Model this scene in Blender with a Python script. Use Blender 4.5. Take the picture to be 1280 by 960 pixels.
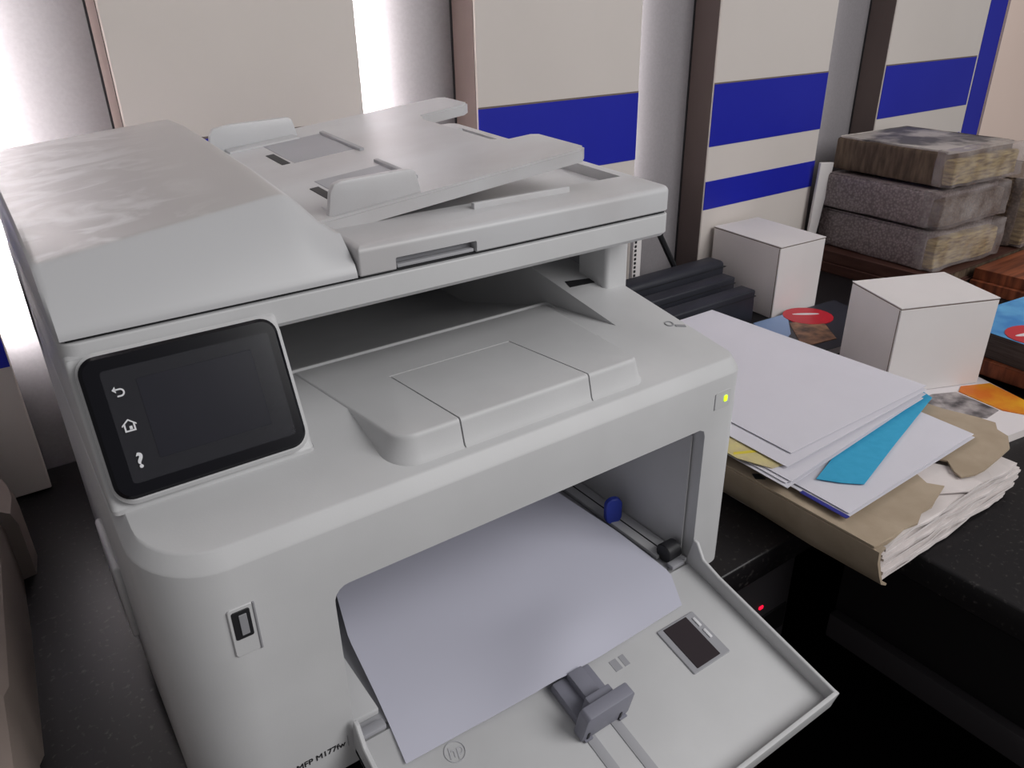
import bpy, bmesh, math, random
from mathutils import Vector, Matrix, noise
random.seed(7)
SC = bpy.context.scene
for o in list(bpy.data.objects): bpy.data.objects.remove(o)
COL = SC.collection
R = math.radians

# ---------------------------------------------------------------- camera
cd = bpy.data.cameras.new('camera'); cam = bpy.data.objects.new('camera', cd); COL.objects.link(cam)
cd.sensor_width = 36; cd.sensor_fit = 'HORIZONTAL'; cd.lens = 969.3 / 1280 * 36; cd.clip_start = .01
cr = Vector((0.81736918, -0.57584271, -0.01768626)); cu = Vector((0.26961984, 0.35521634, 0.8950567)); cf = Vector((0.50912943, 0.73636032, -0.4456015))
M = Matrix((cr, cu, -cf)).transposed().to_4x4(); M.translation = (-0.01605, -0.32641, 0.436)
cam.matrix_world = M; SC.camera = cam

# ---------------------------------------------------------------- world, lamps, exposure
w = bpy.data.worlds.new('room_ambient'); SC.world = w; w.use_nodes = True
bg = w.node_tree.nodes['Background']; bg.inputs['Color'].default_value = (1.0, .985, 1.0, 1); bg.inputs['Strength'].default_value = .24

def area(name, loc, target, sx, sy, power, col=(1, 1, 1)):
    l = bpy.data.lights.new(name, 'AREA'); l.shape = 'RECTANGLE'; l.size = sx; l.size_y = sy; l.energy = power; l.color = col
    o = bpy.data.objects.new(name, l); COL.objects.link(o); o.location = loc
    o.rotation_euler = (Vector(target) - Vector(loc)).to_track_quat('-Z', 'Y').to_euler()
    return o
area('ceiling_light', (1.2, -1.5, 1.40), (.35, .05, .1), 1.3, 1.3, 36, (1, .99, .985))
SC.view_settings.view_transform = 'Standard'; SC.view_settings.look = 'None'; SC.view_settings.gamma = 1
SC.view_settings.exposure = -0.25
SC.view_settings.use_curve_mapping = False

# ---------------------------------------------------------------- helpers
def lin(c):
    return tuple((v / 255 / 12.92 if v / 255 <= .04045 else ((v / 255 + .055) / 1.055) ** 2.4) for v in c) + (1,)

def mat(name, rgb, rough=.5, spec=.5, metal=0, var=0, vscale=30, bump=0, bscale=200, rgb2=None, coat=0, emit=None, es=0, alpha=1, trans=0, stretch=None, contrast=None, lo=.35, hi=.65):
    m = bpy.data.materials.new(name); m.use_nodes = True; nt = m.node_tree; b = nt.nodes['Principled BSDF']
    b.inputs['Base Color'].default_value = lin(rgb); b.inputs['Roughness'].default_value = rough
    b.inputs['Specular IOR Level'].default_value = spec; b.inputs['Metallic'].default_value = metal
    b.inputs['Coat Weight'].default_value = coat; b.inputs['Alpha'].default_value = alpha; b.inputs['Transmission Weight'].default_value = trans
    if emit: b.inputs['Emission Color'].default_value = lin(emit); b.inputs['Emission Strength'].default_value = es
    tc = nt.nodes.new('ShaderNodeTexCoord'); mp = nt.nodes.new('ShaderNodeMapping'); nt.links.new(tc.outputs['Object'], mp.inputs[0])
    if stretch: mp.inputs['Scale'].default_value = stretch
    if rgb2 is not None or var:
        n = nt.nodes.new('ShaderNodeTexNoise'); n.inputs['Scale'].default_value = vscale; n.inputs['Detail'].default_value = 5
        nt.links.new(mp.outputs[0], n.inputs['Vector'])
        r = nt.nodes.new('ShaderNodeValToRGB'); r.color_ramp.elements[0].position = lo; r.color_ramp.elements[1].position = hi
        c2 = rgb2 if rgb2 is not None else tuple(max(0, v - var) for v in rgb)
        r.color_ramp.elements[0].color = lin(c2); r.color_ramp.elements[1].color = lin(rgb)
        nt.links.new(n.outputs['Fac'], r.inputs[0]); nt.links.new(r.outputs[0], b.inputs['Base Color'])
    if bump:
        n2 = nt.nodes.new('ShaderNodeTexNoise'); n2.inputs['Scale'].default_value = bscale; n2.inputs['Detail'].default_value = 3
        nt.links.new(mp.outputs[0], n2.inputs['Vector'])
        bp = nt.nodes.new('ShaderNodeBump'); bp.inputs['Strength'].default_value = bump; bp.inputs['Distance'].default_value = .001
        nt.links.new(n2.outputs['Fac'], bp.inputs['Height']); nt.links.new(bp.outputs[0], b.inputs['Normal'])
    return m

def bubble_mat(name, c1, c2, scale, rough=.3, bump=.5):
    m = bpy.data.materials.new(name); m.use_nodes = True; nt = m.node_tree; b = nt.nodes['Principled BSDF']
    tc = nt.nodes.new('ShaderNodeTexCoord'); v = nt.nodes.new('ShaderNodeTexVoronoi'); v.inputs['Scale'].default_value = scale
    nt.links.new(tc.outputs['Object'], v.inputs['Vector'])
    r = nt.nodes.new('ShaderNodeValToRGB'); r.color_ramp.elements[0].position = .15; r.color_ramp.elements[1].position = .75
    r.color_ramp.elements[0].color = lin(c1); r.color_ramp.elements[1].color = lin(c2)
    nt.links.new(v.outputs['Distance'], r.inputs[0]); nt.links.new(r.outputs[0], b.inputs['Base Color'])
    bp = nt.nodes.new('ShaderNodeBump'); bp.inputs['Strength'].default_value = bump; bp.inputs['Distance'].default_value = .002; bp.invert = True
    nt.links.new(v.outputs['Distance'], bp.inputs['Height']); nt.links.new(bp.outputs[0], b.inputs['Normal'])
    b.inputs['Roughness'].default_value = rough
    return m

def stuff_mat_granite():
    m = bpy.data.materials.new('black_granite'); m.use_nodes = True; nt = m.node_tree; b = nt.nodes['Principled BSDF']
    tc = nt.nodes.new('ShaderNodeTexCoord'); n = nt.nodes.new('ShaderNodeTexNoise'); n.inputs['Scale'].default_value = 210; n.inputs['Detail'].default_value = 4
    nt.links.new(tc.outputs['Object'], n.inputs['Vector'])
    r = nt.nodes.new('ShaderNodeValToRGB'); e = r.color_ramp.elements
    e[0].position = .60; e[0].color = lin((25, 23, 25)); e[1].position = .84; e[1].color = lin((84, 80, 78))
    nt.links.new(n.outputs['Fac'], r.inputs[0]); nt.links.new(r.outputs[0], b.inputs['Base Color'])
    b.inputs['Roughness'].default_value = .38; b.inputs['Specular IOR Level'].default_value = .35
    return m

def finish(me, smooth=True, ang=32):
    if smooth:
        me.polygons.foreach_set('use_smooth', [True] * len(me.polygons)); me.set_sharp_from_angle(angle=R(ang))
    me.update()

def link(name, me, m, parent=None):
    o = bpy.data.objects.new(name, me); COL.objects.link(o)
    if m is not None:
        me.materials.clear(); me.materials.append(m)
    if parent is not None:
        o.parent = parent
        if parent.type == 'EMPTY' and parent.parent is None:
            o.matrix_parent_inverse = parent.matrix_basis.inverted()
    return o

def build(name, bm, m, parent=None, smooth=True, ang=32):
    bmesh.ops.recalc_face_normals(bm, faces=bm.faces)
    me = bpy.data.meshes.new(name); bm.to_mesh(me); bm.free(); finish(me, smooth, ang)
    return link(name, me, m, parent)

def tag(o, label=None, cat=None, group=None, kind=None):
    if label: o['label'] = label
    if cat: o['category'] = cat
    if group: o['group'] = group
    if kind: o['kind'] = kind
    return o

def thing(name, label, cat, loc, rotz=0, group=None):
    o = bpy.data.objects.new(name, None); COL.objects.link(o); o.empty_display_size = .03
    o.location = loc; o.rotation_euler = (0, 0, rotz)
    o.matrix_basis = Matrix.Translation(loc) @ Matrix.Rotation(rotz, 4, 'Z')
    return tag(o, label, cat, group)

def bbox(x0, x1, y0, y1, z0, z1, bev=0, seg=2, mtx=None):
    bm = bmesh.new()
    v = [bm.verts.new((x, y, z)) for z in (z0, z1) for y in (y0, y1) for x in (x0, x1)]
    for f in ((0, 2, 3, 1), (4, 5, 7, 6), (0, 1, 5, 4), (2, 6, 7, 3), (0, 4, 6, 2), (1, 3, 7, 5)): bm.faces.new([v[i] for i in f])
    if bev: bmesh.ops.bevel(bm, geom=list(bm.edges), offset=bev, segments=seg, affect='EDGES', profile=.5)
    if mtx is not None: bmesh.ops.transform(bm, matrix=mtx, verts=bm.verts)
    return bm

def prism(pts, axis, a, b, bev=0, seg=2, mtx=None):
    """polygon pts in the plane across `axis`, extruded from a to b. axis x: pts=(y,z); y: (x,z); z: (x,y)"""
    bm = bmesh.new()
    def P(q, t): return {'x': (t, q[0], q[1]), 'y': (q[0], t, q[1]), 'z': (q[0], q[1], t)}[axis]
    A = [bm.verts.new(P(q, a)) for q in pts]; B = [bm.verts.new(P(q, b)) for q in pts]
    bm.faces.new(A); bm.faces.new(B[::-1]); n = len(pts)
    for i in range(n): bm.faces.new((A[i], A[(i + 1) % n], B[(i + 1) % n], B[i]))
    bmesh.ops.recalc_face_normals(bm, faces=bm.faces)
    if bev: bmesh.ops.bevel(bm, geom=list(bm.edges), offset=bev, segments=seg, affect='EDGES', profile=.5)
    if mtx is not None: bmesh.ops.transform(bm, matrix=mtx, verts=bm.verts)
    return bm

def rr(x0, x1, y0, y1, rad, ins=0, n=8):
    """rounded rectangle outline, rad=(front-left, front-right, back-right, back-left)"""
    if not isinstance(rad, (tuple, list)): rad = (rad,) * 4
    x0 += ins; x1 -= ins; y0 += ins; y1 -= ins; out = []
    for (cx, cy, a0, r) in ((x0, y0, 180, rad[0]), (x1, y0, 270, rad[1]), (x1, y1, 0, rad[2]), (x0, y1, 90, rad[3])):
        r = max(r - ins, .0001); ox = cx + (r if cx == x0 else -r); oy = cy + (r if cy == y0 else -r)
        for k in range(n + 1):
            a = R(a0 + 90 * k / n); out.append((ox + r * math.cos(a), oy + r * math.sin(a)))
    return out

def loft(rings, cap=True):
    bm = bmesh.new(); vs = [[bm.verts.new(q) for q in r] for r in rings]; n = len(rings[0])
    for a, b in zip(vs, vs[1:]):
        for i in range(n): bm.faces.new((a[i], a[(i + 1) % n], b[(i + 1) % n], b[i]))
    if cap: bm.faces.new(vs[0][::-1]); bm.faces.new(vs[-1])
    return bm

def tube(pts, r, n=8):
    rings = []; pts = [Vector(q) for q in pts]
    for i, q in enumerate(pts):
        t = (pts[min(i + 1, len(pts) - 1)] - pts[max(i - 1, 0)]).normalized()
        s = t.cross(Vector((0, 0, 1))) if abs(t.z) < .9 else t.cross(Vector((1, 0, 0))); s.normalize(); u = s.cross(t)
        rings.append([q + r * (math.cos(2 * math.pi * k / n) * s + math.sin(2 * math.pi * k / n) * u) for k in range(n)])
    return loft(rings)

def merge(bms):
    out = bmesh.new()
    for b in bms:
        me = bpy.data.meshes.new('t'); b.to_mesh(me); b.free(); out.from_mesh(me); bpy.data.meshes.remove(me)
    return out

def cut(o, cutters, op='DIFFERENCE', ang=32):
    tmp = []
    for bm in cutters:
        bmesh.ops.recalc_face_normals(bm, faces=bm.faces)
        me = bpy.data.meshes.new('c'); bm.to_mesh(me); bm.free(); c = bpy.data.objects.new('c', me); COL.objects.link(c); tmp.append(c)
        md = o.modifiers.new('b', 'BOOLEAN'); md.operation = op; md.object = c; md.solver = 'EXACT'
    dg = bpy.context.evaluated_depsgraph_get(); dg.update()
    me = bpy.data.meshes.new_from_object(o.evaluated_get(dg)); o.modifiers.clear(); old = o.data; mm = old.materials[0] if old.materials else None
    o.data = me; me.name = o.name
    if mm: me.materials.clear(); me.materials.append(mm)
    for c in tmp: bpy.data.objects.remove(c)
    finish(me, True, ang); return o

def frame(origin, ux, uy):
    ux = Vector(ux).normalized(); uy = Vector(uy).normalized(); uz = ux.cross(uy)
    m = Matrix((ux, uy, uz)).transposed().to_4x4(); m.translation = origin; return m

def text(name, s, size, mtx, m, parent, ext=.0002, shear=0, bold=0):
    c = bpy.data.curves.new(name, 'FONT'); c.body = s; c.size = size; c.extrude = ext; c.align_x = 'CENTER'; c.align_y = 'CENTER'; c.shear = shear; c.offset = bold
    o = bpy.data.objects.new(name, c); COL.objects.link(o); dg = bpy.context.evaluated_depsgraph_get(); dg.update()
    me = bpy.data.meshes.new_from_object(o.evaluated_get(dg)); bpy.data.objects.remove(o); me.transform(mtx)
    return link(name, me, m, parent)

def thin_grid(rows, th):
    """closed thin sheet from a grid of top points"""
    bm = bmesh.new(); T = [[bm.verts.new(q) for q in r] for r in rows]; B = [[bm.verts.new((q[0], q[1], q[2] - th)) for q in r] for r in rows]
    nj, ni = len(rows), len(rows[0])
    for j in range(nj - 1):
        for i in range(ni - 1):
            bm.faces.new((T[j][i], T[j][i + 1], T[j + 1][i + 1], T[j + 1][i])); bm.faces.new((B[j][i], B[j + 1][i], B[j + 1][i + 1], B[j][i + 1]))
    for j in range(nj - 1):
        bm.faces.new((T[j][0], T[j + 1][0], B[j + 1][0], B[j][0])); bm.faces.new((T[j][-1], B[j][-1], B[j + 1][-1], T[j + 1][-1]))
    for i in range(ni - 1):
        bm.faces.new((T[0][i], B[0][i], B[0][i + 1], T[0][i + 1])); bm.faces.new((T[-1][i], T[-1][i + 1], B[-1][i + 1], B[-1][i]))
    return bm

def arc_strip(cx, cy, r, wd, a0, a1, n=20, z0=0, z1=.0004):
    pts = [(cx + (r + wd / 2) * math.cos(R(a0 + (a1 - a0) * k / n)), cy + (r + wd / 2) * math.sin(R(a0 + (a1 - a0) * k / n))) for k in range(n + 1)]
    pts += [(cx + (r - wd / 2) * math.cos(R(a1 + (a0 - a1) * k / n)), cy + (r - wd / 2) * math.sin(R(a1 + (a0 - a1) * k / n))) for k in range(n + 1)]
    return prism(pts, 'z', z0, z1)

# ---------------------------------------------------------------- materials
M_PL = mat('printer_white_plastic', (205, 205, 206), .42, .4, var=7, vscale=14, bump=.04, bscale=900)
M_LID = mat('dusty_white_plastic', (201, 201, 203), .36, .45, rgb2=(190, 188, 189), vscale=8, stretch=(1, 1.5, 1), bump=.04, bscale=900, lo=.38, hi=.58)
def dust_mat():
    m = bpy.data.materials.new('dusty_wiped_plastic'); m.use_nodes = True; nt = m.node_tree; b = nt.nodes['Principled BSDF']; N = nt.nodes.new; L = nt.links.new
    b.inputs['Roughness'].default_value = .36; b.inputs['Specular IOR Level'].default_value = .45
    tc = N('ShaderNodeTexCoord'); sp = N('ShaderNodeSeparateXYZ'); L(tc.outputs['Normal'], sp.inputs[0])
    r1 = N('ShaderNodeValToRGB'); r1.color_ramp.elements[0].position = .84; r1.color_ramp.elements[1].position = .93; L(sp.outputs['Z'], r1.inputs[0])
    mp = N('ShaderNodeMapping'); mp.inputs['Scale'].default_value = (16, 30, 16); mp.inputs['Rotation'].default_value = (0, 0, .5); L(tc.outputs['Object'], mp.inputs[0])
    n = N('ShaderNodeTexNoise'); n.inputs['Scale'].default_value = 1.6; n.inputs['Detail'].default_value = 4; n.inputs['Distortion'].default_value = 1.2; L(mp.outputs[0], n.inputs['Vector'])
    r2 = N('ShaderNodeValToRGB'); r2.color_ramp.elements[0].position = .44; r2.color_ramp.elements[1].position = .62; L(n.outputs['Fac'], r2.inputs[0])
    px = N('ShaderNodeSeparateXYZ'); L(tc.outputs['Object'], px.inputs[0])
    r3 = N('ShaderNodeMapRange'); r3.inputs['From Min'].default_value = .03; r3.inputs['From Max'].default_value = .11; r3.inputs['To Min'].default_value = 1; r3.inputs['To Max'].default_value = 0; L(px.outputs['X'], r3.inputs['Value'])
    mu = N('ShaderNodeMath'); mu.operation = 'MULTIPLY'; L(r2.outputs[0], mu.inputs[0]); L(r3.outputs[0], mu.inputs[1])
    a = N('ShaderNodeMix'); a.data_type = 'RGBA'; a.inputs[6].default_value = lin((180, 177, 176)); a.inputs[7].default_value = lin((212, 211, 211)); L(mu.outputs[0], a.inputs[0])
    c = N('ShaderNodeMix'); c.data_type = 'RGBA'; c.inputs[6].default_value = lin((194, 194, 196)); L(r1.outputs[0], c.inputs[0]); L(a.outputs[2], c.inputs[7]); L(c.outputs[2], b.inputs['Base Color'])
    return m
M_DUST = dust_mat()
M_PL2 = mat('printer_grey_plastic', (165, 165, 170), .5, .4, var=6, vscale=20)
M_IN = mat('printer_inner_plastic', (168, 168, 172), .55, .4)
M_BLK = mat('black_gloss_plastic', (15, 15, 21), .2, .22)
M_SCR = mat('dark_screen', (27, 27, 36), .25, .2, var=4, vscale=18)
M_DRK = mat('dark_plastic', (34, 34, 37), .5, .4)
M_ICON = mat('icon_white', (225, 225, 228), .5)
M_FILM = mat('peeling_clear_film', (200, 200, 210), .10, .3, alpha=.02, bump=.6, bscale=40)
M_GRYI = mat('icon_grey', (150, 150, 154), .6)
M_EMB = mat('embossed_grey', (186, 186, 190), .5)
M_LED = mat('led_green', (190, 230, 40), .4, emit=(196, 255, 30), es=1.6)
M_RED = mat('led_red', (230, 20, 50), .4, emit=(255, 20, 60), es=1.5)
M_GUIDE = mat('guide_grey', (134, 134, 146), .5, .4)
M_BLUE = mat('guide_blue', (52, 70, 176), .45)
M_METAL = mat('port_metal', (190, 188, 180), .3, metal=.9)
M_BATT = mat('window_dark', (52, 44, 48), .2, .5)
M_PAPER = mat('white_paper', (206, 206, 220), .85, .15, var=3, vscale=6)
M_PAPW = mat('loose_paper', (216, 214, 222), .85, .15, var=4, vscale=8)
M_PAPO = mat('aged_paper', (226, 218, 216), .9, .1, var=12, vscale=25)
M_MAN = mat('manila', (176, 160, 140), .85, .15, var=16, vscale=22, bump=.25, bscale=120)
M_CYAN = mat('blue_paper', (66, 166, 206), .8, .2, var=6, vscale=120)
M_BOX = mat('white_card', (224, 219, 218), .75, .2, var=6, vscale=7)
M_EDGE = mat('card_edge', (120, 108, 102), .9, .1)
M_WALL = mat('cream_laminate', (214, 206, 200), .55, .3, var=4, vscale=5)
M_STR = mat('blue_laminate', (28, 36, 166), .45, .35, var=4, vscale=9)
M_BRN = mat('brown_reveal', (104, 92, 90), .6, .3, var=8, vscale=14, stretch=(1, 1, .2))
M_SLOT = mat('slot_back_film', (142, 138, 141), .5, .35, var=5, vscale=300)
M_BEIGE = mat('beige_wall_paint', (236, 214, 202), .8, .2, var=5, vscale=4)
M_GRAN = stuff_mat_granite()
M_UNDER = mat('black_laminate', (20, 18, 20), .5, .3)
M_BAND = mat('dark_edge_band', (58, 55, 58), .5, .3)
M_FLOOR = mat('floor_tile', (92, 86, 84), .5, .3, var=10, vscale=3)
M_OLD = mat('old_beige_plastic', (140, 128, 121), .5, .35, var=10, vscale=9)
M_OLD2 = mat('old_beige_groove', (70, 62, 58), .6)
M_BLKBOX = mat('charcoal_card', (48, 49, 57), .5, .3, var=8, vscale=12)
M_BUB = bubble_mat('bubble_wrap_grey', (150, 138, 138), (108, 96, 96), 260, .35, .35)
M_BUB2 = bubble_mat('bubble_wrap_brown', (126, 108, 92), (84, 68, 56), 230, .35, .35)
M_PAGE = mat('yellowed_pages', (198, 176, 122), .9, .1, rgb2=(120, 98, 62), vscale=40, stretch=(1, 1, 6))
M_SHRINK = mat('shrink_film', (214, 204, 202), .14, .7, rgb2=(150, 134, 130), vscale=30, bump=1.0, bscale=70, alpha=.36)
M_PSIDE = mat('newsprint_edges', (110, 94, 78), .6, .2, rgb2=(74, 60, 50), vscale=50, stretch=(2.5, 2.5, .5))
M_NEWS = mat('newsprint_top', (186, 178, 172), .5, .3, rgb2=(96, 92, 90), vscale=16, lo=.4, hi=.55)
M_WOOD = mat('red_brown_cover', (150, 84, 54), .5, .3, rgb2=(96, 48, 30), vscale=20, stretch=(.4, 6, 1))
M_WOODD = mat('shaded_brown_cover', (78, 50, 42), .6, .3, var=16, vscale=18, stretch=(1, 1, 6))  # brown with the shade below the bundles put into the colour

# ---------------------------------------------------------------- setting
YP, YB = .48, .528                      # panel faces, slot back
wall = tag(build('wall_back', bbox(-1.2, 3.2, YB, YB + .12, -.75, 1.6), M_SLOT), kind='structure')
panels = [(-.30, -.025), (.118, .356), (.50, .7575), (.905, 1.175), (1.337, 1.715)]
for (a, b) in panels:
    x0 = a; pn = build('panel', bbox(a, b, YP, YB, .002, 1.55, .0012, 1), M_WALL, wall)
    build('side_reveal', bbox(a - .0008, a + .001, YP + .002, YB, .002, 1.55), M_BRN, pn)
    build('joint', bbox(a - .0028, a - .0008, YB - .002, YB + .001, .002, 1.55), M_DRK, pn)
    e = b - .072 if b > 1.6 else b
    for (z0, z1) in ((.232, .3195), (.1375, .1805)):
        build('stripe', bbox(a + .001, e - .001, YP - .0008, YP + .002, z0, z1), M_STR, pn)
    build('groove', bbox(a + .001, e - .001, YP - .0009, YP + .002, .3195, .3215), M_EDGE, pn)
    if b > 1.6: build('stripe', bbox(b - .067, b - .002, YP - .0008, YP + .002, .05, 1.5), M_STR, pn)
tag(build('wall_right', bbox(1.716, 3.2, YP - .004, YB, 0, 1.6), M_BEIGE), kind='structure')
tag(build('floor', bbox(-1.6, 3.2, -2.2, .65, -.80, -.75), M_FLOOR), kind='structure')

# added unseen lamps behind the panels' right hand edges, giving the slots their glow
for i, (x, pw, sp) in enumerate(((-.025, 7.5, 150), (.356, 6.0, 125), (.7575, 1.3, 128), (1.175, .6, 128))):
    z0, z1 = .16, 1.3
    l = bpy.data.lights.new('added_slot_light', 'AREA'); l.shape = 'RECTANGLE'; l.size = z1 - z0; l.size_y = .012; l.energy = pw; l.color = (1, .97, .965)
    o = bpy.data.objects.new('added_slot_light', l); COL.objects.link(o)
    l.spread = R(sp); d = Vector((.22, 1, 0)).normalized(); zz = -d; xx = Vector((0, 0, 1)); yy = zz.cross(xx)
    m4 = Matrix((xx, yy, zz)).transposed().to_4x4(); m4.translation = (x + .004, YP + .01, (z0 + z1) / 2); o.matrix_world = m4

# counter: L-shaped black granite with apron
ct = thing('granite_counter', 'black granite counter along the wall with a return on the right', 'counter', (.6, .25, -.75))
top = prism([(-1.2, -.008), (.572, -.008), (.572, -1.1), (1.9, -1.1), (1.9, .5275), (-1.2, .5275)], 'z', -.03, 0, .003, 3)
build('worktop', top, M_GRAN, ct)
build('apron', bbox(.585, .605, -1.1, -.02, -.118, -.031), M_UNDER, ct)
build('edge_band', bbox(.575, .605, -1.1, -.02, -.148, -.119, .002), M_BAND, ct)
build('apron', bbox(-1.2, .43, .006, .024, -.10, -.031), M_UNDER, ct)
build('back_panel', bbox(-1.2, 1.9, .44, .46, -.75, -.031), M_UNDER, ct)
build('side_panel', bbox(1.2, 1.22, -1.1, .43, -.75, -.031), M_UNDER, ct)
build('side_panel', bbox(-1.2, -1.18, .03, .43, -.75, -.031), M_UNDER, ct)
build('shelf', bbox(.61, 1.19, -1.09, .43, -.5, -.48), M_UNDER, ct)

# ---------------------------------------------------------------- printer
W = .42
pr = thing('multifunction_printer', 'white multifunction laser printer with touch screen and open front paper tray', 'printer', (.21, .2, 0))
S = lambda y: .1972 + .172 * y
rad = (.040, .014, .02, .02)
rings = []
for ins, h in ((.0, None), (0, .0095), (.0002, .0089), (.0008, .0080), (.0052, .0010), (.0060, .0002), (.0070, 0)):
    o_ = rr(0, W, 0, .405, rad, ins, 10)
    rings.append([(x, y, .014 if h is None else S(y) - h) for x, y in o_])
rings.insert(0, [(x, y, .006) for x, y in rr(0, W, 0, .405, rad, .008, 10)])
rings[1] = [(x, y, .014) for x, y in rr(0, W, 0, .405, rad, 0, 10)]
body = build('body', loft(rings), M_PL, pr)
op = [(.089, .026), (.382, .026), (.382, .143), (.3805, .148), (.376, .1502), (.0985, .1502), (.0955, .1498), (.0925, .1482), (.0903, .1456), (.0892, .1425), (.089, .139)]
binc = [(.066, .2120), (.162, .2038), (.17, .200), (.30, .165), (.388, .165), (.388, .33), (.066, .33)]
cut(body, [prism(op, 'y', -.02, .33), prism(binc, 'x', .116, .362)])
# cavity floor, inner walls
build('inner_floor', bbox(.0892, .3808, .004, .32, .0262, .0285), M_IN, pr)
for x0, x1 in ((.0892, .0905), (.3792, .3806)): build('inner_wall', bbox(x0, x1, .01, .32, .0285, .140), M_PL, pr)
for x in (.05, .37):
    for y in (.06, .34): build('foot', prism([(x + .012 * math.cos(a * math.pi / 6), y + .012 * math.sin(a * math.pi / 6)) for a in range(12)], 'z', 0, .0062), M_DRK, pr)
# left side cover standing slightly proud
build('side_cover', bbox(-.0042, .001, .155, .225, .045, .105, .0025, 3), M_PL, pr)
# control panel housing
hp_ = [(.052, .2085), (.0555, .2115), (.0835, .2785), (.088, .2805), (.40, .2705), (.40, .205), (.052, .205)]
build('panel_housing', prism(hp_, 'x', .0005, .1080, .003, 3), M_PL, pr)
P0 = Vector((.0098, .0535, .2145)); P1 = Vector((.0075, .0823, .2835))
up = Vector((0, P1.y - P0.y, P1.z - P0.z)); hgt = up.length
FP = frame((.0042, .0525, .2125), (1, 0, 0), up)      # local x right, y up the panel, z outwards
bez_w, bez_h = .0995, .0735
def rr_prism(x0, x1, y0, y1, r, z0, z1, bev=.001, mtx=None):
    rg = [[(x, y, z0) for x, y in rr(x0, x1, y0, y1, r)], [(x, y, z1 - bev) for x, y in rr(x0, x1, y0, y1, r)], [(x, y, z1) for x, y in rr(x0, x1, y0, y1, r, bev)]]
    bm = loft(rg)
    if mtx is not None: bmesh.ops.transform(bm, matrix=mtx, verts=bm.verts)
    return bm
build('panel_surround', rr_prism(-.001, bez_w + .0025, -.003, bez_h + .002, .011, -.004, .0035, .002, FP), M_PL, pr)
cp = build('control_panel', rr_prism(0, bez_w, 0, bez_h, .009, -.002, .0062, .0018, FP), M_BLK, pr)
cp['label'] = 'black glossy touch control panel'
build('screen', rr_prism(.0240, .0825, .0165, .0585, .001, .0055, .0066, .0002, FP), M_SCR, cp)
build('protective_film', rr_prism(.009, .0935, .0075, .0655, .002, .0064, .0069, .0002, FP), M_FILM, cp)
def icon(bm, dx, dy):
    bmesh.ops.transform(bm, matrix=FP @ Matrix.Translation((dx, dy, .0070)), verts=bm.verts); return bm
a1 = merge([arc_strip(.0005, 0, .0017, .0008, -90, 90, 12), prism([(-.0018, .0013), (.0006, .0013), (.0006, .0021), (-.0018, .0021)], 'z', 0, .0004), prism([(-.0012, -.0021), (.0006, -.0021), (.0006, -.0013), (-.0012, -.0013)], 'z', 0, .0004), prism([(-.003, .0017), (-.0013, .0034), (-.0013, 0)], 'z', 0, .0004)])
build('back_icon', icon(a1, .0150, .0535), M_ICON, cp)
a2 = merge([prism([(-.0034, .0006), (0, .0034), (.0034, .0006), (.0034, -.0002), (0, .0025), (-.0034, -.0002)], 'z', 0, .0004), prism([(-.0026, .0004), (-.0018, .001), (-.0018, -.0022), (.0018, -.0022), (.0018, .001), (.0026, .0004), (.0026, -.003), (-.0026, -.003)], 'z', 0, .0004), prism([(-.0002, -.0003), (.0012, -.0003), (.0012, -.002), (-.0002, -.002)], 'z', 0, .0004)])
build('home_icon', icon(a2, .0150, .0365), M_ICON, cp)
text('help_icon', '?', .0105, FP @ Matrix.Translation((.0150, .0180, .0072)), M_ICON, cp, bold=.0003)
# output tray lip with folding flap
LZ = lambda y: .2185 - .085 * y
def lip():
    rg = []
    for ins, f in ((-.0050, lambda y: .190), (-.0050, lambda y: S(y) - .0005), (-.0030, lambda y: S(y) + .002), (0, lambda y: LZ(y) - .0032), (.0005, lambda y: LZ(y) - .0014), (.0014, lambda y: LZ(y) - .0003), (.0024, lambda y: LZ(y))):
        ring = []
        for x, y in rr(.142, .3265, .0165, .1635, (.014, .006, .001, .001), ins, 8):
            k = (x - .142) / (.3265 - .142); ring.append((x + k * .32 * min(max(0, y - .03), .1) - (1 - k) * .05 * max(0, y - .04), y, min(f(y), LZ(y))))
        rg.append(ring)
    return loft(rg)
FX0, FX1, FY = .1835, .2825, .108
lipo = build('output_tray', lip(), M_PL, pr, ang=40)
cut(lipo, [bbox(FX0, FX1, -.02, FY, .16, .24)], ang=40)
flap = build('flap', lip(), M_PL, lipo, ang=40)
cut(flap, [bbox(FX0 + .0011, FX1 - .0011, -.02, FY - .0016, .16, .24)], 'INTERSECT', ang=40)
# raised side walls of the bin and rear housing, column
build('column', prism([(x, y) for x, y in rr(.394, .4185, .128, .165, .004)], 'z', .205, .2725), M_PL, pr)
build('rear_housing', bbox(.0, W, .33, .405, .19, .2715, .004), M_PL, pr)
build('bin_wall', bbox(.404, .4175, .166, .33, .205, .2715), M_PL2, pr)
bm = prism([(.3715, .1540), (.398, .1485), (.3985, .1415), (.3690, .1440)], 'z', -.004, .0004)
for v in bm.verts: v.co.z += S(v.co.y)
build('latch_slot', bm, M_DRK, pr)
# printed icon on the top right
ic = merge([arc_strip(.4015, .0620, .0032, .0008, 0, 360, 20), prism([(.4035, .0565), (.4105, .0525), (.4115, .0550), (.4045, .0590)], 'z', 0, .0004)])
for v in ic.verts: v.co.z += S(v.co.y) + .0002
build('load_icon', ic, M_GRYI, pr)
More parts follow.
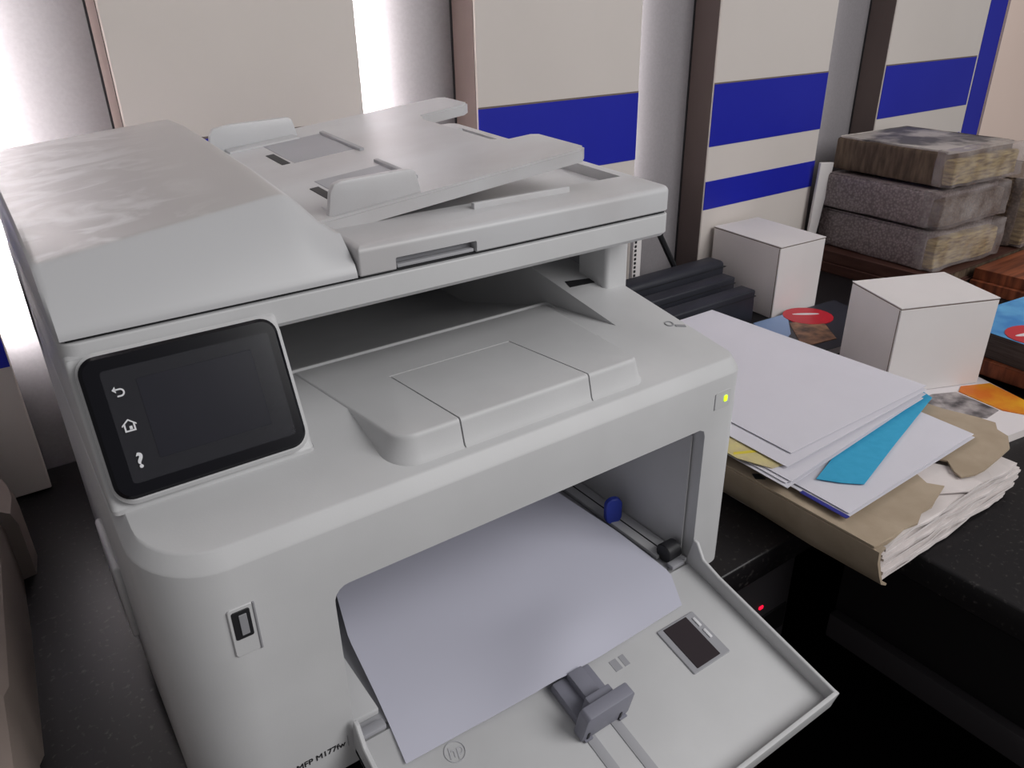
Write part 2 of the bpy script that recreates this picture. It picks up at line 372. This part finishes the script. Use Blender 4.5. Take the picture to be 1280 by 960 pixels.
# front: usb port, led, model text
fr = lambda x, z, y=0: frame((x, y, z), (1, 0, 0), (0, 0, 1))
build('usb_frame', rr_prism(.0335, .047, .1335, .1645, .002, -.0004, .0006, .0004, frame((0, 0, 0), (1, 0, 0), (0, 0, 1))), M_PL, pr)
up_ = build('usb_port', rr_prism(.0352, .0445, .1445, .1625, .0012, 0, .0011, .0003, frame((0, 0, 0), (1, 0, 0), (0, 0, 1))), M_DRK, pr)
build('contact', rr_prism(.0385, .0425, .1470, .1600, .0004, .0008, .0017, .0002, frame((0, 0, 0), (1, 0, 0), (0, 0, 1))), M_GRYI, up_)
build('frame_edge', rr_prism(.0462, .0474, .1335, .1645, .0004, 0, .0012, .0003, frame((0, 0, 0), (1, 0, 0), (0, 0, 1))), M_GRYI, pr)
pb = build('power_button', rr_prism(.3895, .4055, .1625, .1765, .002, -.0004, .0003, .0001, frame((0, 0, 0), (1, 0, 0), (0, 0, 1))), M_PL, pr)
build('button_edge', rr_prism(.3888, .3894, .1625, .1755, .0002, -.0002, .0004, .0001, frame((0, 0, 0), (1, 0, 0), (0, 0, 1))), M_GRYI, pr)
build('status_light', rr_prism(.3985, .4018, .1672, .1722, .0011, .0002, .0011, .0003, frame((0, 0, 0), (1, 0, 0), (0, 0, 1))), M_LED, pb)
text('model_lettering', 'MFP M177fw', .0058, fr(.0665, .0345, -.0003), M_DRK, pr)
build('side_stop', bbox(.0905, .113, .095, .13, .0287, .075, .002), M_PL2, pr)
build('lettering_rule', bbox(.0835, .0838, -.0004, .0002, .031, .0395), M_GRYI, pr)

# scanner unit and lid
def slab(x0, x1, y0, y1, z0, ztop, r, rnd, name, m, parent, bot=.002):
    rg = [[(x, y, z0) for x, y in rr(x0, x1, y0, y1, r, bot)], [(x, y, z0 + bot) for x, y in rr(x0, x1, y0, y1, r)]]
    for k in range(6):
        a = math.pi / 2 * k / 5; ins = rnd * (1 - math.cos(a)); h = rnd * (1 - math.sin(a))
        rg.append([(x, y, ztop(x, y) - h) for x, y in rr(x0, x1, y0, y1, r, ins)])
    return build(name, loft(rg), m, parent)
slab(0, W + .001, .0870, .402, .2695, lambda x, y: .2868, (.010, .008, .02, .02), .0012, 'scanner_base', M_PL, pr, .003)
build('scanner_seal', bbox(.004, W - .003, .0905, .395, .2865, .2895), M_DRK, pr)
lidtop = lambda x, y: .3072 + .046 * (y - .092)
lid = slab(.1618, W + .001, .0870, .400, .2890, lidtop, (.0015, .008, .012, .012), .004, 'lid', M_LID, pr, .0008)
rec = [(.1305, .3095), (.142, .3015), (.36, .3115), (.372, .33), (.13, .34)]
cut(lid, [prism(rec, 'x', .15, .408), bbox(.186, .2445, .07, .0965, .28, .2965, .001)])
build('lid_handle_recess', bbox(.1862, .2443, .0945, .0975, .2895, .2964), M_PL2, pr)
build('lid_handle_lip', bbox(.1875, .243, .0885, .095, .2893, .2915, .0006), M_IN, pr)
build('lid_rib', bbox(.262, .345, .1165, .1205, .300, .3125, .0008), M_LID, lid)
# document feeder cover (cross sections across the width)
def sm(t): t = max(0, min(1, t)); return t * t * (3 - 2 * t)
sec = []
xs = [0, .0015, .004, .02, .05, .08, .11, .126, .132, .137, .141, .145, .149, .153, .157, .1605]
for i, x in enumerate(xs):
    zc = .3225 + .115 * min(x, .146); yc = .1145 + .055 * x; zb = .3435 + .088 * min(x, .146); zm = (zc + zb) / 2 + .003
    q = [(.0873, .2890), (.0873, .2905), (.0878, .2925), (.0898, .2965), (.0898 + (yc - .0898) * .5, .2965 + (zc - .2965) * .56), (yc - .0022, zc - .0026), (yc, zc - .0009), (yc + .0030, zc), (.18, zc + (zm - zc) * .55), (.25, zm), (.32, zb - .001), (.365, zb - .001), (.385, zb - .006), (.397, zb - .018), (.400, .2890)]
    t = sm((x - .130) / .034); lim = .3115
    q = [(y, z if z < lim else lim + (z - lim) * (1 - t)) for y, z in q]
    if i == 0: q = [(y + (.003 if z < .31 else 0), min(z, .289 + (z - .289) * .96)) for y, z in q]
    sec.append([(x, y, z) for y, z in q])
build('feeder_cover', loft(sec), M_DUST, pr, ang=40)
# feeder input tray
tz = lambda x, y: .3165 + .098 * (x - .174) + .05 * (y - .13)
pl = [(.152, .128), (.366, .128), (.3725, .134), (.3715, .188), (.366, .194), (.345, .196), (.337, .206), (.335, .31), (.341, .325), (.388, .328), (.3955, .334), (.3945, .372), (.388, .378), (.152, .378)]
bm = prism(pl, 'z', -.0095, 0)
for v in bm.verts: v.co.z += tz(v.co.x, v.co.y) if v.co.z > -.005 else tz(v.co.x, v.co.y)
bmesh.ops.bevel(bm, geom=[e for e in bm.edges if abs(e.verts[0].co.z - e.verts[1].co.z) < .03 and all(abs(v.co.z - tz(v.co.x, v.co.y)) < .001 for v in e.verts)], offset=.0016, segments=2, affect='EDGES')
tr = build('feeder_tray', bm, M_LID, pr)
def on_tray(x0, x1, y0, y1, h0, h1, bev=0):
    b = bbox(x0, x1, y0, y1, h0, h1, bev)
    for v in b.verts: v.co.z += tz(v.co.x, v.co.y)
    return b
for (x0, x1, y0, y1) in ((.187, .1935, .270, .306), (.1785, .1850, .160, .196)): build('slot', on_tray(x0, x1, y0, y1, -.002, .0004), M_DRK, tr)
for (x0, x1, y0, y1) in ((.196, .246, .268, .338), (.188, .240, .160, .210)): build('guide_channel', on_tray(x0, x1, y0, y1, -.002, .0003), M_PL2, tr)
for (x0, x1, y0, y1) in ((.2465, .2505, .258, .338), (.2405, .2445, .160, .222)): build('rail', on_tray(x0, x1, y0, y1, -.002, .0022, .0008), M_IN, tr)
def guide(y, s, xa=.165):
    pts = [(xa, -.001), (.232, -.001), (.2285, .0135), (.225, .0160), (.176, .0195), (xa + .006, .0185), (xa + .003, .014)]
    b = prism(pts, 'y', y - .0025, y + .0025, .0012, 2)
    f = bbox(.168, .228, min(y, y + s * .016), max(y, y + s * .016), -.001, .0016, .0005)
    b = merge([b, f])
    for v in b.verts: v.co.z += tz(v.co.x, v.co.y)
    build('width_guide', b, M_LID, tr)
guide(.1355, 1); guide(.352, -1, .155)

# front paper tray (hinged door), tilted down
ta = math.atan(.24)
FT = frame((0, .001, .0288), (1, 0, 0), (0, -math.cos(ta), -math.sin(ta)))   # local x right, y outwards along the tray; z = down, so use -z for up
def tloc(bm):
    for v in bm.verts: v.co.z = -v.co.z
    bmesh.ops.transform(bm, matrix=FT, verts=bm.verts); bmesh.ops.recalc_face_normals(bm, faces=bm.faces); return bm
TX0, TX1, TL = .0870, .3800, .1425
door = build('paper_tray', tloc(bbox(TX0, TX1, .002, TL, -.006, 0, .001)), M_PL, pr)
rimp = [(.0, -.006), (TL, -.006), (TL, .0115), (.030, .0125), (.013, .0145), (.003, .0245), (-.001, .0245), (-.001, -.006)]
build('tray_rim', tloc(prism(rimp, 'x', TX1 - .003, TX1, .0006, 1)), M_PL, door)
build('tray_rim', tloc(prism(rimp, 'x', TX0, TX0 + .003, .0006, 1)), M_PL, door)
build('tray_rim', tloc(bbox(TX0, TX1, TL - .003, TL, -.006, .0115, .0006)), M_PL, door)
# inspection window
wx0, wx1, wy0, wy1 = .3085, .3455, .0375, .0765
build('window_frame', tloc(rr_prism(wx0, wx1, wy0, wy1, .001, -.001, .0012, .0004)), M_PL2, door)
build('window_pane', tloc(rr_prism(wx0 + .005, wx1 - .0085, wy0 + .0015, wy1 - .002, .0005, .0005, .0018, .0003)), M_BATT, door)
for k in range(2): build('window_clip', tloc(bbox(wx1 - .0055, wx1 - .003, wy0 + .005 + k * .011, wy0 + .013 + k * .011, .001, .0022, .0004)), M_ICON, door)
# guide rails and sliding length guide
for x in (.2165, .2375): build('guide_track', tloc(bbox(x - .0035, x + .0035, .030, TL - .004, -.001, .0007, .0002)), M_IN, door)
gd = build('length_guide', tloc(merge([prism([(.209, .001), (.2465, .001), (.2485, .004), (.2485, .024), (.2465, .0265), (.211, .0265), (.209, .024)], 'y', .0645, .0735, .0008, 2), bbox(.219, .239, .058, .066, .003, .0225, .001), bbox(.213, .2445, .034, .0665, .0008, .0085, .0015), bbox(.224, .236, .0355, .0645, .006, .0145, .001)])), M_GUIDE, pr)
gd['label'] = 'grey sliding paper length guide'
for x in (.2135, .2405): build('guide_latch', tloc(bbox(x - .0008, x + .0008, .0733, .0741, .001, .0085)), M_DRK, gd)
for x in (.211, .240): build('guide_latch', tloc(bbox(x, x + .006, .0733, .0752, .001, .0024)), M_GUIDE, gd)
# embossed logo on the tray
lg = merge([arc_strip(0, 0, .0066, .0004, 0, 360, 32)])
bmesh.ops.transform(lg, matrix=FT @ Matrix.Translation((.1375, .0365, -.0002)) @ Matrix.Rotation(math.pi, 4, 'X'), verts=lg.verts)
build('logo_ring', lg, M_EMB, door)
text('logo_letters', 'hp', .0105, FT @ Matrix.Translation((.1375, .0365, -.0003)) @ Matrix.Rotation(math.pi, 4, 'X'), M_EMB, door, .0001, .25)
build('size_icon', tloc(merge([bbox(.262, .268, .038, .0465, 0, .0003), bbox(.2705, .275, .038, .0465, 0, .0003)])), M_PL2, door)
# inside the cavity
build('side_guide', bbox(.3590, .3785, .016, .25, .0287, .0325, .001), M_PL, pr)
build('guide_groove', bbox(.3675, .3688, .02, .24, .032, .0327), M_DRK, pr)
bl = build('blue_tab', rr_prism(-.0075, .0075, 0, .0255, .007, -.0025, .0025, .001, frame((.3625, .073, .030), (.95, -.3, 0), (0, 0, 1))), M_BLUE, pr)
build('roller', merge([prism([(.0125 + .0078 * math.cos(a * math.pi / 8), .0365 + .0078 * math.sin(a * math.pi / 8)) for a in range(16)], 'x', .3615, .3755, .0008, 1)]), M_DRK, pr)
build('hinge', bbox(.3595, .373, -.001, .006, .0287, .0325, .001), M_PL2, pr)
build('hinge', bbox(.092, .109, -.001, .006, .0287, .0325, .001), M_PL2, pr)
build('side_guide', bbox(.092, .110, .012, .24, .0287, .034, .001), M_PL, pr)
build('lift_plate', bbox(.145, .330, .060, .29, .0287, .0340, .002), M_PL2, pr)

# sheet of paper lying in the tray
def lerp(tab, t):
    if t <= tab[0][0]: return tab[0][1]
    for (a, va), (b, vb) in zip(tab, tab[1:]):
        if t <= b: return va + (vb - va) * (t - a) / (b - a)
    return tab[-1][1]
XL = [(-.027, .108), (.024, .1137), (.075, .1185), (.122, .1295), (.25, .136)]; XR = [(-.029, .3415), (-.002, .3560), (.057, .3520), (.12, .3425), (.25, .338)]
YF = [(0, -0.0268), (0.1, -0.0275), (0.2, -0.0285), (0.3, -0.031), (0.4, -0.0349), (0.5, -0.0368), (0.6, -0.0346), (0.7, -0.0313), (0.8, -0.0298), (0.9, -0.0291), (1, -0.0286)]
NX, NY = 28, 34; g = []
for j in range(NY + 1):
    row = []
    for i in range(NX + 1):
        u = i / NX; yf = lerp(YF, u); y = yf + (.25 - yf) * (j / NY) ** 1.4
        x = lerp(XL, y); x += (lerp(XR, y) - x) * u
        base = .0303 + .1625 * y - .0725 * (math.sqrt(y * y + .0004) - .012)
        row.append((x, y, base + .011 * math.exp(-((u - .48) / .17) ** 2) * (1 - sm((y - yf) / .075))))
    g.append(row)
bm = thin_grid(g, .0005)
tag(build('paper_sheet', bm, M_PAPER), 'blank white sheet lying in the open front tray of the printer', 'paper')

# ---------------------------------------------------------------- beige machine on the left
mc = thing('beige_machine', 'old beige plastic machine at the left edge of the counter', 'machine', (-.2, .2, 0))
out = [(-.36, -.02), (-.079, -.02), (-.0765, .045), (-.0765, .128), (-.073, .135), (-.070, .20), (-.0665, .27), (-.0645, .34), (-.0545, .342), (-.051, .37), (-.053, .395), (-.060, .425), (-.075, .445), (-.36, .445)]
def inset_out(k): return [(x - k if x > -.2 else x, y) for x, y in out]
build('shell', loft([[(x, y, 0) for x, y in inset_out(0)], [(x, y, .052) for x, y in inset_out(0)], [(x, y, .064) for x, y in inset_out(.003)], [(x, y, .071) for x, y in inset_out(.012)]]), M_OLD, mc)
build('upper_cover', loft([[(x, y, z) for x, y in inset_out(k)] for k, z in ((.013, .070), (.009, .073), (.009, .088), (.014, .096), (.03, .100))]), M_OLD, mc)

# ---------------------------------------------------------------- things on the right
def carton(name, label, c0, c1, c2, z0, z1, group=None):
    """carton from corner c0 (front), c1 (left), c2 (right), with flap lid and tape edges"""
    c0 = Vector(c0); c1 = Vector(c1); c2 = Vector(c2); c3 = c1 + c2 - c0
    t = thing(name, label, 'box', ((c0.x + c3.x) / 2, (c0.y + c3.y) / 2, z0), 0, group)
    q = [c0, c2, c3, c1]; ctr = (c0 + c3) / 2
    def ring(s, z): return [tuple((ctr + (v - ctr) * s).to_2d()) + (z,) for v in [Vector((a.x, a.y, 0)) for a in q]]
    ctr = Vector((ctr.x, ctr.y, 0))
    b = loft([ring(1, z0), ring(1, z1 - .0024)]); bmesh.ops.bevel(b, geom=list(b.edges), offset=.0006, segments=1, affect='EDGES'); build('carton_body', b, M_BOX, t, False)
    b = loft([ring(1.0, z1 - .0008), ring(1.004, z1 - .0004), ring(1.002, z1 + .0004)]); build('lid_flap', b, M_BOX, t, False)
    b = loft([ring(.994, z1 - .0024), ring(.994, z1 - .0008)]); build('flap_gap', b, M_EDGE, t, False)
    dv = (c1 - c0).normalized() * .0016; nv = Vector((dv.y, -dv.x, 0)) * .25
    if nv.dot(c0 - Vector((ctr.x, ctr.y, 0))) < 0: nv = -nv
    a_ = c0 + dv * 1.0; b_ = c0 + dv * 1.7
    build('corner_seam', prism([(a_ + nv).to_2d(), (b_ + nv).to_2d(), (b_ - nv).to_2d(), (a_ - nv).to_2d()], 'z', z0 + .001, z1 - .003), M_EDGE, t, False)
    return t
carton('white_carton', 'plain white carton beside the three charcoal boxes against the wall', (.915, .337, 0), (.9285, .4735, 0), (1.011, .331, 0), .0005, .11)
bxB = carton('white_carton', 'plain white carton standing beside the loose white sheets', (.800, .0885, 0), (.8395, .1755, 0), (.919, .040, 0), .0105, .119)

# charcoal boxes in a row
for i, (x1, y0, y1, z1, lab) in enumerate(((.868, .335, .362, .0575, 'nearest of three charcoal flat boxes standing behind the printer'), (.874, .378, .402, .064, 'middle one of three charcoal flat boxes standing behind the printer'), (.898, .418, .452, .0745, 'rearmost of three charcoal flat boxes, beside the wall'))):
    t = thing('charcoal_box', lab, 'box', ((.70 + x1) / 2, y0, 0), 0, 'charcoal boxes behind the printer')
    build('box_body', bbox(.695, x1, y0, y1, 0, z1, .003 if i < 2 else .008, 3), M_BLKBOX, t)
    build('lid_seam', bbox(.6945, x1 + .0005, y0 - .0005, y0 + .003, z1 - .010, z1 - .009), M_DRK, t)
tag(build('power_cable', tube([(.79, .462, .16), (.799, .463, .12), (.815, .463, .095), (.834, .463, .066), (.848, .464, .03), (.852, .464, .003), (.87, .464, .003)], .0045), M_DRK), 'black cable hanging down behind the printer by the wall', 'cable')
sp = thing('perforated_strip', 'white perforated strip standing behind the printer column', 'strip', (.717, .43, 0))
build('strip', bbox(.742, .7575, .458, .461, 0, .19, .0006), M_BOX, sp)
for k in range(26): build('hole', bbox(.7440, .7475, .4572, .4584, .02 + k * .0062, .0235 + k * .0062), M_DRK, sp)
tag(build('white_board_offcut', prism([(1.160, 0), (1.176, .0), (1.205, .176), (1.168, .180)], 'y', .4625, .4675, .001, 1), M_BOX), 'narrow white board leaning on the wall behind the wrapped bundles', 'board')

# brown books under the bundles
bk = thing('brown_book', 'brown book with shade in its colour at the bottom under the wrapped bundles', 'book', (1.25, .3, 0))
def book(t, x0, x1, y0, y1, z0, z1, mc_, mp_):
    build('cover', merge([bbox(x0, x1, y0, y1, z1 - .002, z1, .0006, 1), bbox(x0, x1, y0, y1, z0, z0 + .002, .0006, 1), bbox(x0, x0 + .002, y0, y1, z0 + .001, z1 - .001)]), mc_, t)
    build('pages', bbox(x0 + .002, x1 - .004, y0 + .003, y1 - .003, z0 + .002, z1 - .002), mp_, t)
book(bk, 1.168, 1.47, .232, .455, 0, .0165, M_WOODD, M_PSIDE)
b2 = thing('brown_book', 'brown book with shade in its colour directly below the wrapped bundles', 'book', (1.3, .34, .0165)); book(b2, 1.172, 1.47, .236, .452, .0168, .036, M_WOODD, M_PSIDE)
for lab_, x0_, z0_, z1_ in (('lower one of two orange brown books in front of the wrapped bundles', 1.268, 0, .0175), ('upper one of two orange brown books in front of the wrapped bundles', 1.275, .0178, .0355)):
    b3 = thing('orange_brown_book', lab_, 'book', (1.4, .17, z0_), 0, 'orange brown books'); book(b3, x0_, 1.55, .105, .228, z0_, z1_, M_WOOD, M_WOODD)
def bundle(label, cx, cy, lx, ly, z0, z1, rot, m_block, m_top, m_end, seed, film=True, tone=None):
    t = thing('wrapped_bundle', label, 'bundle', (cx, cy, z0), 0, 'plastic wrapped bundles by the wall')
    rnd = random.Random(seed); mt = Matrix.Translation((cx, cy, 0)) @ Matrix.Rotation(rot, 4, 'Z')
    def lump(x0, x1, y0, y1, a, b, amp, cuts=7):
        bm = bbox(x0, x1, y0, y1, a, b, .004, 2)
        bmesh.ops.subdivide_edges(bm, edges=[e for e in bm.edges if e.calc_length() > .02], cuts=cuts, use_grid_fill=True)
        for v in bm.verts:
            n = noise.noise_vector(v.co * 34 + Vector((seed, seed * 2, 0))); v.co += n * amp
            v.co.z = max(v.co.z, z0 + .0002)
        bmesh.ops.transform(bm, matrix=mt, verts=bm.verts); return bm
    build('block', lump(-lx / 2, lx / 2, -ly / 2 + .018, ly / 2, z0, z1, .0016), m_block, t)
    build('page_end', lump(-lx / 2 + .004, lx / 2 - .008, -ly / 2 + .002, -ly / 2 + .03, z0 + .004, z1 - .010, .002), m_end, t)
    build('top_cover', lump(-lx / 2 + .003, lx / 2 - .003, -ly / 2 + .016, ly / 2 - .003, z1 - .002, z1 + .0015, .0008), m_top, t)
    if film: build('film_wrap', lump(-lx / 2 - .001, lx / 2 + .004, -ly / 2 - .003, -ly / 2 + .034, z0 + .001, z1 + .0025, .003, 9), M_SHRINK, t)
    return t
BX, BY = 1.288, .359
bundle('lowest bundle of the stack in speckled bubble wrap with yellowed page ends', BX - .002, BY - .002, .182, .218, .0365, .097, R(-4), M_BUB, M_BUB, M_PAGE, 3)
bundle('middle bundle of the stack in speckled grey bubble wrap', BX - .006, BY + .002, .186, .218, .1035, .158, R(-3), M_BUB, M_BUB, M_BUB2, 5)
bundle('topmost newspaper bundle of the stack wrapped in shiny clear film', BX + .012, BY + .0, .186, .212, .1645, .216, R(-4), M_PSIDE, M_NEWS, M_PAGE, 9)
bundle('separate brown wrapped bundle at the right edge beside the stack', 1.50, .340, .17, .20, .0365, .150, R(6), M_BUB2, M_BUB2, M_PAGE, 12)

# magazines
def magazine(label, pts, z0, z1, base, patches, group='magazines on the counter'):
    cx = sum(q[0] for q in pts) / len(pts); cy = sum(q[1] for q in pts) / len(pts)
    t = thing('magazine', label, 'magazine', (cx, cy, z0), 0, group)
    build('pages', prism(pts, 'z', z0, z1 - .0005), M_PAPO, t, False)
    c = build('cover', prism(pts, 'z', z1 - .0005, z1), base, t, False)
    for i_, (nm, pp, m) in enumerate(patches): build(nm, prism(pp, 'z', z1, z1 + .0003 + .0002 * (len(patches) - i_)), m, c, False)
    return t
def ell(cx, cy, a, b, rot, n=20): return [(cx + a * math.cos(R(360 * k / n)) * math.cos(rot) - b * math.sin(R(360 * k / n)) * math.sin(rot), cy + a * math.cos(R(360 * k / n)) * math.sin(rot) + b * math.sin(R(360 * k / n)) * math.cos(rot)) for k in range(n)]
P_RED = mat('print_red', (196, 30, 48), .4); P_SKY = mat('print_sky', (40, 130, 200), .4, rgb2=(90, 170, 220), vscale=30); P_YEL = mat('print_yellow', (228, 176, 40), .5, rgb2=(210, 110, 30), vscale=22)
P_WHT = mat('print_white', (226, 220, 222), .5); P_TAN = mat('print_tan', (178, 132, 100), .5, rgb2=(70, 50, 44), vscale=40); P_DARK = mat('print_dark', (40, 42, 52), .4); P_GRY = mat('print_grey_photo', (176, 168, 168), .5, rgb2=(70, 66, 70), vscale=60); P_LBL = mat('print_pale_blue', (140, 165, 205), .5)
P_DKG = mat('grey_page_edges', (84, 76, 74), .8, .2, var=20, vscale=30, stretch=(1, 1, 30))
magazine('magazine with a red oval lying in front of the wall side white carton', [(.80, .215), (1.0, .19), (1.035, .315), (.84, .330)], .0003, .010, P_DARK,
    [('white_stroke', ell(.948, .303, .020, .0035, R(-35)), P_WHT), ('red_oval', ell(.945, .297, .036, .033, R(-30)), P_RED), ('photo_patch', [(.845, .232), (.905, .222), (.955, .285), (.90, .295)], P_TAN), ('pale_patch', [(.83, .255), (.87, .27), (.93, .322), (.86, .327)], P_LBL), ('dark_patch', [(.90, .300), (.935, .300), (.94, .318), (.905, .320)], P_DARK)])
magazine('magazine with a yellow and grey cover lying under the near white carton', [(.735, -.030), (.905, -.055), (.965, .13), (.775, .155)], .0003, .010, P_WHT,
    [('yellow_patch', [(.872, -.0125), (.8905, -.0505), (.905, -.0530), (.930, .030), (.8945, .0466), (.879, .041)], P_YEL), ('grey_photo', [(.8405, -.0107), (.8690, -.0095), (.8756, .0424), (.8480, .0560), (.80, .060), (.80, .03)], P_GRY), ('red_patch', [(.896, -.0515), (.9045, -.0528), (.916, -.012), (.904, -.020)], P_RED)])
rb = thing('brown_edged_book', 'thick book with orange brown edges right of the near white carton', 'book', (1.0, .03, 0)); book(rb, .945, 1.15, -.05, .105, .0105, .030, M_WOOD, M_WOOD)
magazine('dark edged magazine with a red oval and blue cover at the right edge', [(.945, -.035), (1.13, -.06), (1.16, .085), (.96, .105)], .0305, .062, P_SKY,
    [('white_stroke', ell(.988, .022, .024, .004, R(-22)), P_WHT), ('red_oval', ell(.988, .018, .036, .030, R(-14)), P_RED), ('white_patch', [(.9475, -.033), (1.10, -.055), (1.10, -.046), (.95, -.0245)], P_WHT)])
for o in bpy.data.objects:
    if o.get('label', '').startswith('dark edged magazine'):
        for c in o.children:
            if c.name.startswith('pages'): c.data.materials[0] = P_DKG

# stuffed manila folder
fo = thing('manila_folder', 'bulging torn manila folder stuffed with papers overhanging the counter edge', 'folder', (.61, .06, 0))
rnd = random.Random(4)
def ragged(x0, x1, y0, y1, amp, n=16, side='front', seed=1):
    r_ = random.Random(seed); pts = []
    for k in range(n + 1): pts.append((x0 + (x1 - x0) * k / n, y0 + r_.uniform(-amp, amp)))
    for k in range(1, 7): pts.append((x1 + r_.uniform(-amp, amp), y0 + (y1 - y0) * k / 7))
    pts += [(x1, y1), (x0, y1)]; return pts
NP = 15
for k in range(NP):
    z = .0035 + k * .0027; dx = rnd.uniform(-.004, .004); sh = .010 * (k / NP)
    pts = ragged(.5075 - sh, .738 + dx - .02 * abs(k - 6) / 9 + rnd.uniform(-.012, .008), -.088 + rnd.uniform(-.006, .003), .215, .0014, 14, seed=k)
    bm = prism(pts, 'z', z, z + .0023)
    for v in bm.verts: v.co.z += .0012 * math.sin(v.co.x * 60 + k) - .006 * sm((v.co.x - .64) / .1) * (k / NP)
    for v in bm.verts: v.co.z = max(v.co.z, .0022)
    build('page', bm, M_PAPO, fo, False)
spine = []
for y in (-.094, -.03, .05, .13, .21):
    b_ = .0015 * math.sin(y * 40)
    spine.append([(.512, y, .0006), (.5025 + b_, y, .006), (.496 + b_, y, .018), (.4895, y, .034), (.488, y, .0455), (.4955, y, .0475), (.497, y, .0455), (.4915, y, .043), (.493, y, .034), (.499 + b_, y, .018), (.505, y, .0075), (.513, y, .0022)])
build('spine', loft(spine), M_MAN, fo, ang=50)
cov = [(.4885, -.089), (.500, -.0925), (.5158, -.0907), (.53, -.089), (.545, -.092), (.5614, -.0860), (.575, -.087), (.5886, -.0832), (.6114, -.0777), (.604, -.066), (.611, -.052), (.628, -.045), (.647, -.0472), (.6527, -.0583), (.640, -.071), (.6366, -.0792), (.650, -.0845), (.6645, -.0855), (.695, -.083), (.7236, -.0798), (.7469, -.0674), (.752, -.055), (.765, -.047), (.762, -.030), (.752, -.002), (.748, .03), (.749, .10), (.75, .205), (.4885, .207)]
bm = prism(cov, 'z', .0465, .0481)
bmesh.ops.triangulate(bm, faces=[f for f in bm.faces if len(f.verts) > 4])
for v in bm.verts: v.co.z += .003 * math.sin(v.co.x * 22) * (1 if v.co.x > .5 else 0) * .5
build('cover', bm, M_MAN, fo, False)
build('cover', bbox(.512, .715, -.086, .21, .0006, .002), M_MAN, fo)
build('torn_flap', prism([(.602, -.078), (.626, -.092), (.648, -.092), (.652, -.062), (.640, -.040), (.606, -.050)], 'z', .0445, .0455), M_PAPO, fo, False)
build('torn_flap', prism([(.664, -.088), (.700, -.094), (.715, -.083), (.705, -.068), (.670, -.066)], 'z', .030, .031), M_PAPO, fo, False)
build('torn_patch', prism([(.4905, .028), (.4975, .022), (.499, .030), (.4945, .0345)], 'z', .0478, .0490), M_DRK, fo, False)

# loose sheets on the folder
def sheet(label, pts, z, m, group=None, curl=0, name='paper_sheet', cat='paper'):
    A = [Vector((*q, 0)) for q in pts]; N = 12; g = []
    for j in range(N + 1):
        row = []
        for i in range(N + 1):
            u, v = i / N, j / N
            q = (A[0] * (1 - u) + A[1] * u) * (1 - v) + (A[3] * (1 - u) + A[2] * u) * v
            row.append((q.x, q.y, z + curl * (1 - v) ** 3 * .006))
        g.append(row)
    bm = thin_grid(g, .0005)
    return tag(build(name, bm, m), label, cat, group)
zt = .0525
first_sheet = sheet('printed sheet with a dark blue edge stripe lying on the manila folder', [(.499, -.0575), (.709, -.0535), (.722, .24), (.507, .236)], zt, M_PAPW)
build('edge_stripe', prism([(.4975, -.0575), (.5020, -.0578), (.5030, -.012), (.4985, -.012)], 'z', zt - .0004, zt + .0002), mat('ink_blue', (36, 40, 130), .6), first_sheet, False)
sheet('white sheet above the blue edged sheet on the manila folder', [(.5035, -.0560), (.7115, -.051), (.724, .243), (.511, .238)], zt + .0015, M_PAPW)
tag(build('blue_paper_strip', prism([(.523, -.0105), (.5345, -.0265), (.5485, -.0400), (.6347, -.0175), (.7483, .0110), (.757, .030), (.72, .040), (.60, .012)], 'z', zt + .0030, zt + .0036), M_CYAN, None, False), 'long bright blue paper strip sticking out under the loose white sheets', 'paper')
def pile(k, label, group, fl, fr_, dz):
    sheet(label, [fl, fr_, (.749 - k * .001, .30 + k * .002), (fl[0] + .012, .308)], zt + dz, M_PAPW, group, .2)
labs = ['lowest sheet of the five loose white sheets piled on the manila folder', 'second sheet from the bottom of the loose white pile on the folder', 'third sheet from the bottom of the loose white pile on the folder', 'white sheet just under the uppermost one, above the yellow form']
for k, (fl, fr_) in enumerate((((.488, -.0065), (.722, .0135)), ((.4915, -.0020), (.733, .0125)), ((.4955, -.0045), (.742, .0150)))):
    pile(k, labs[k], 'loose white sheets on the folder', fl, fr_, .0046 + k * .0013)
yf = tag(build('yellow_form', prism([(.487, .047), (.4985, .018), (.5255, .0135), (.533, .024), (.60, .06), (.60, .2), (.492, .2)], 'z', zt + .0086, zt + .0092), mat('pale_yellow_paper', (208, 196, 138), .8, .2, rgb2=(190, 176, 140), vscale=60), None, False), 'pale yellow printed form peeking out between the loose white sheets', 'paper')
build('printed_corner', prism([(.513, .0165), (.5255, .0140), (.5325, .0245), (.522, .0275)], 'z', zt + .0092, zt + .0094), mat('ink_dark_teal', (50, 92, 116), .6, rgb2=(30, 34, 40), vscale=120), yf, False)
build('printed_rule', prism([(.489, .053), (.492, .056), (.540, .032), (.537, .029)], 'z', zt + .0092, zt + .0094), mat('ink_yellow', (214, 196, 60), .6), yf, False)
pile(3, labs[3], 'loose white sheets on the folder', (.5075, .0095), (.746, .0165), .0102)
pile(4, 'uppermost loose white sheet of the pile on the manila folder', 'loose white sheets on the folder', (.5275, .0205), (.7515, .0205), .0116)

# computer with a red light below the counter
pc = thing('computer_tower', 'black computer tower with a red light under the counter', 'computer', (.52, .2, -.75))
build('case', bbox(.44, .575, .032, .42, -.75, -.055, .004), M_UNDER, pc)
fp = build('front_panel', bbox(.445, .570, .022, .034, -.74, -.060, .004), M_BAND, pc)
build('red_light', bbox(.5185, .5245, .0205, .0225, -.1155, -.1118, .0006, 1), M_RED, fp)
build('drive_bay', bbox(.4505, .5645, .0205, .023, -.16, -.128, .001, 1), M_UNDER, fp)
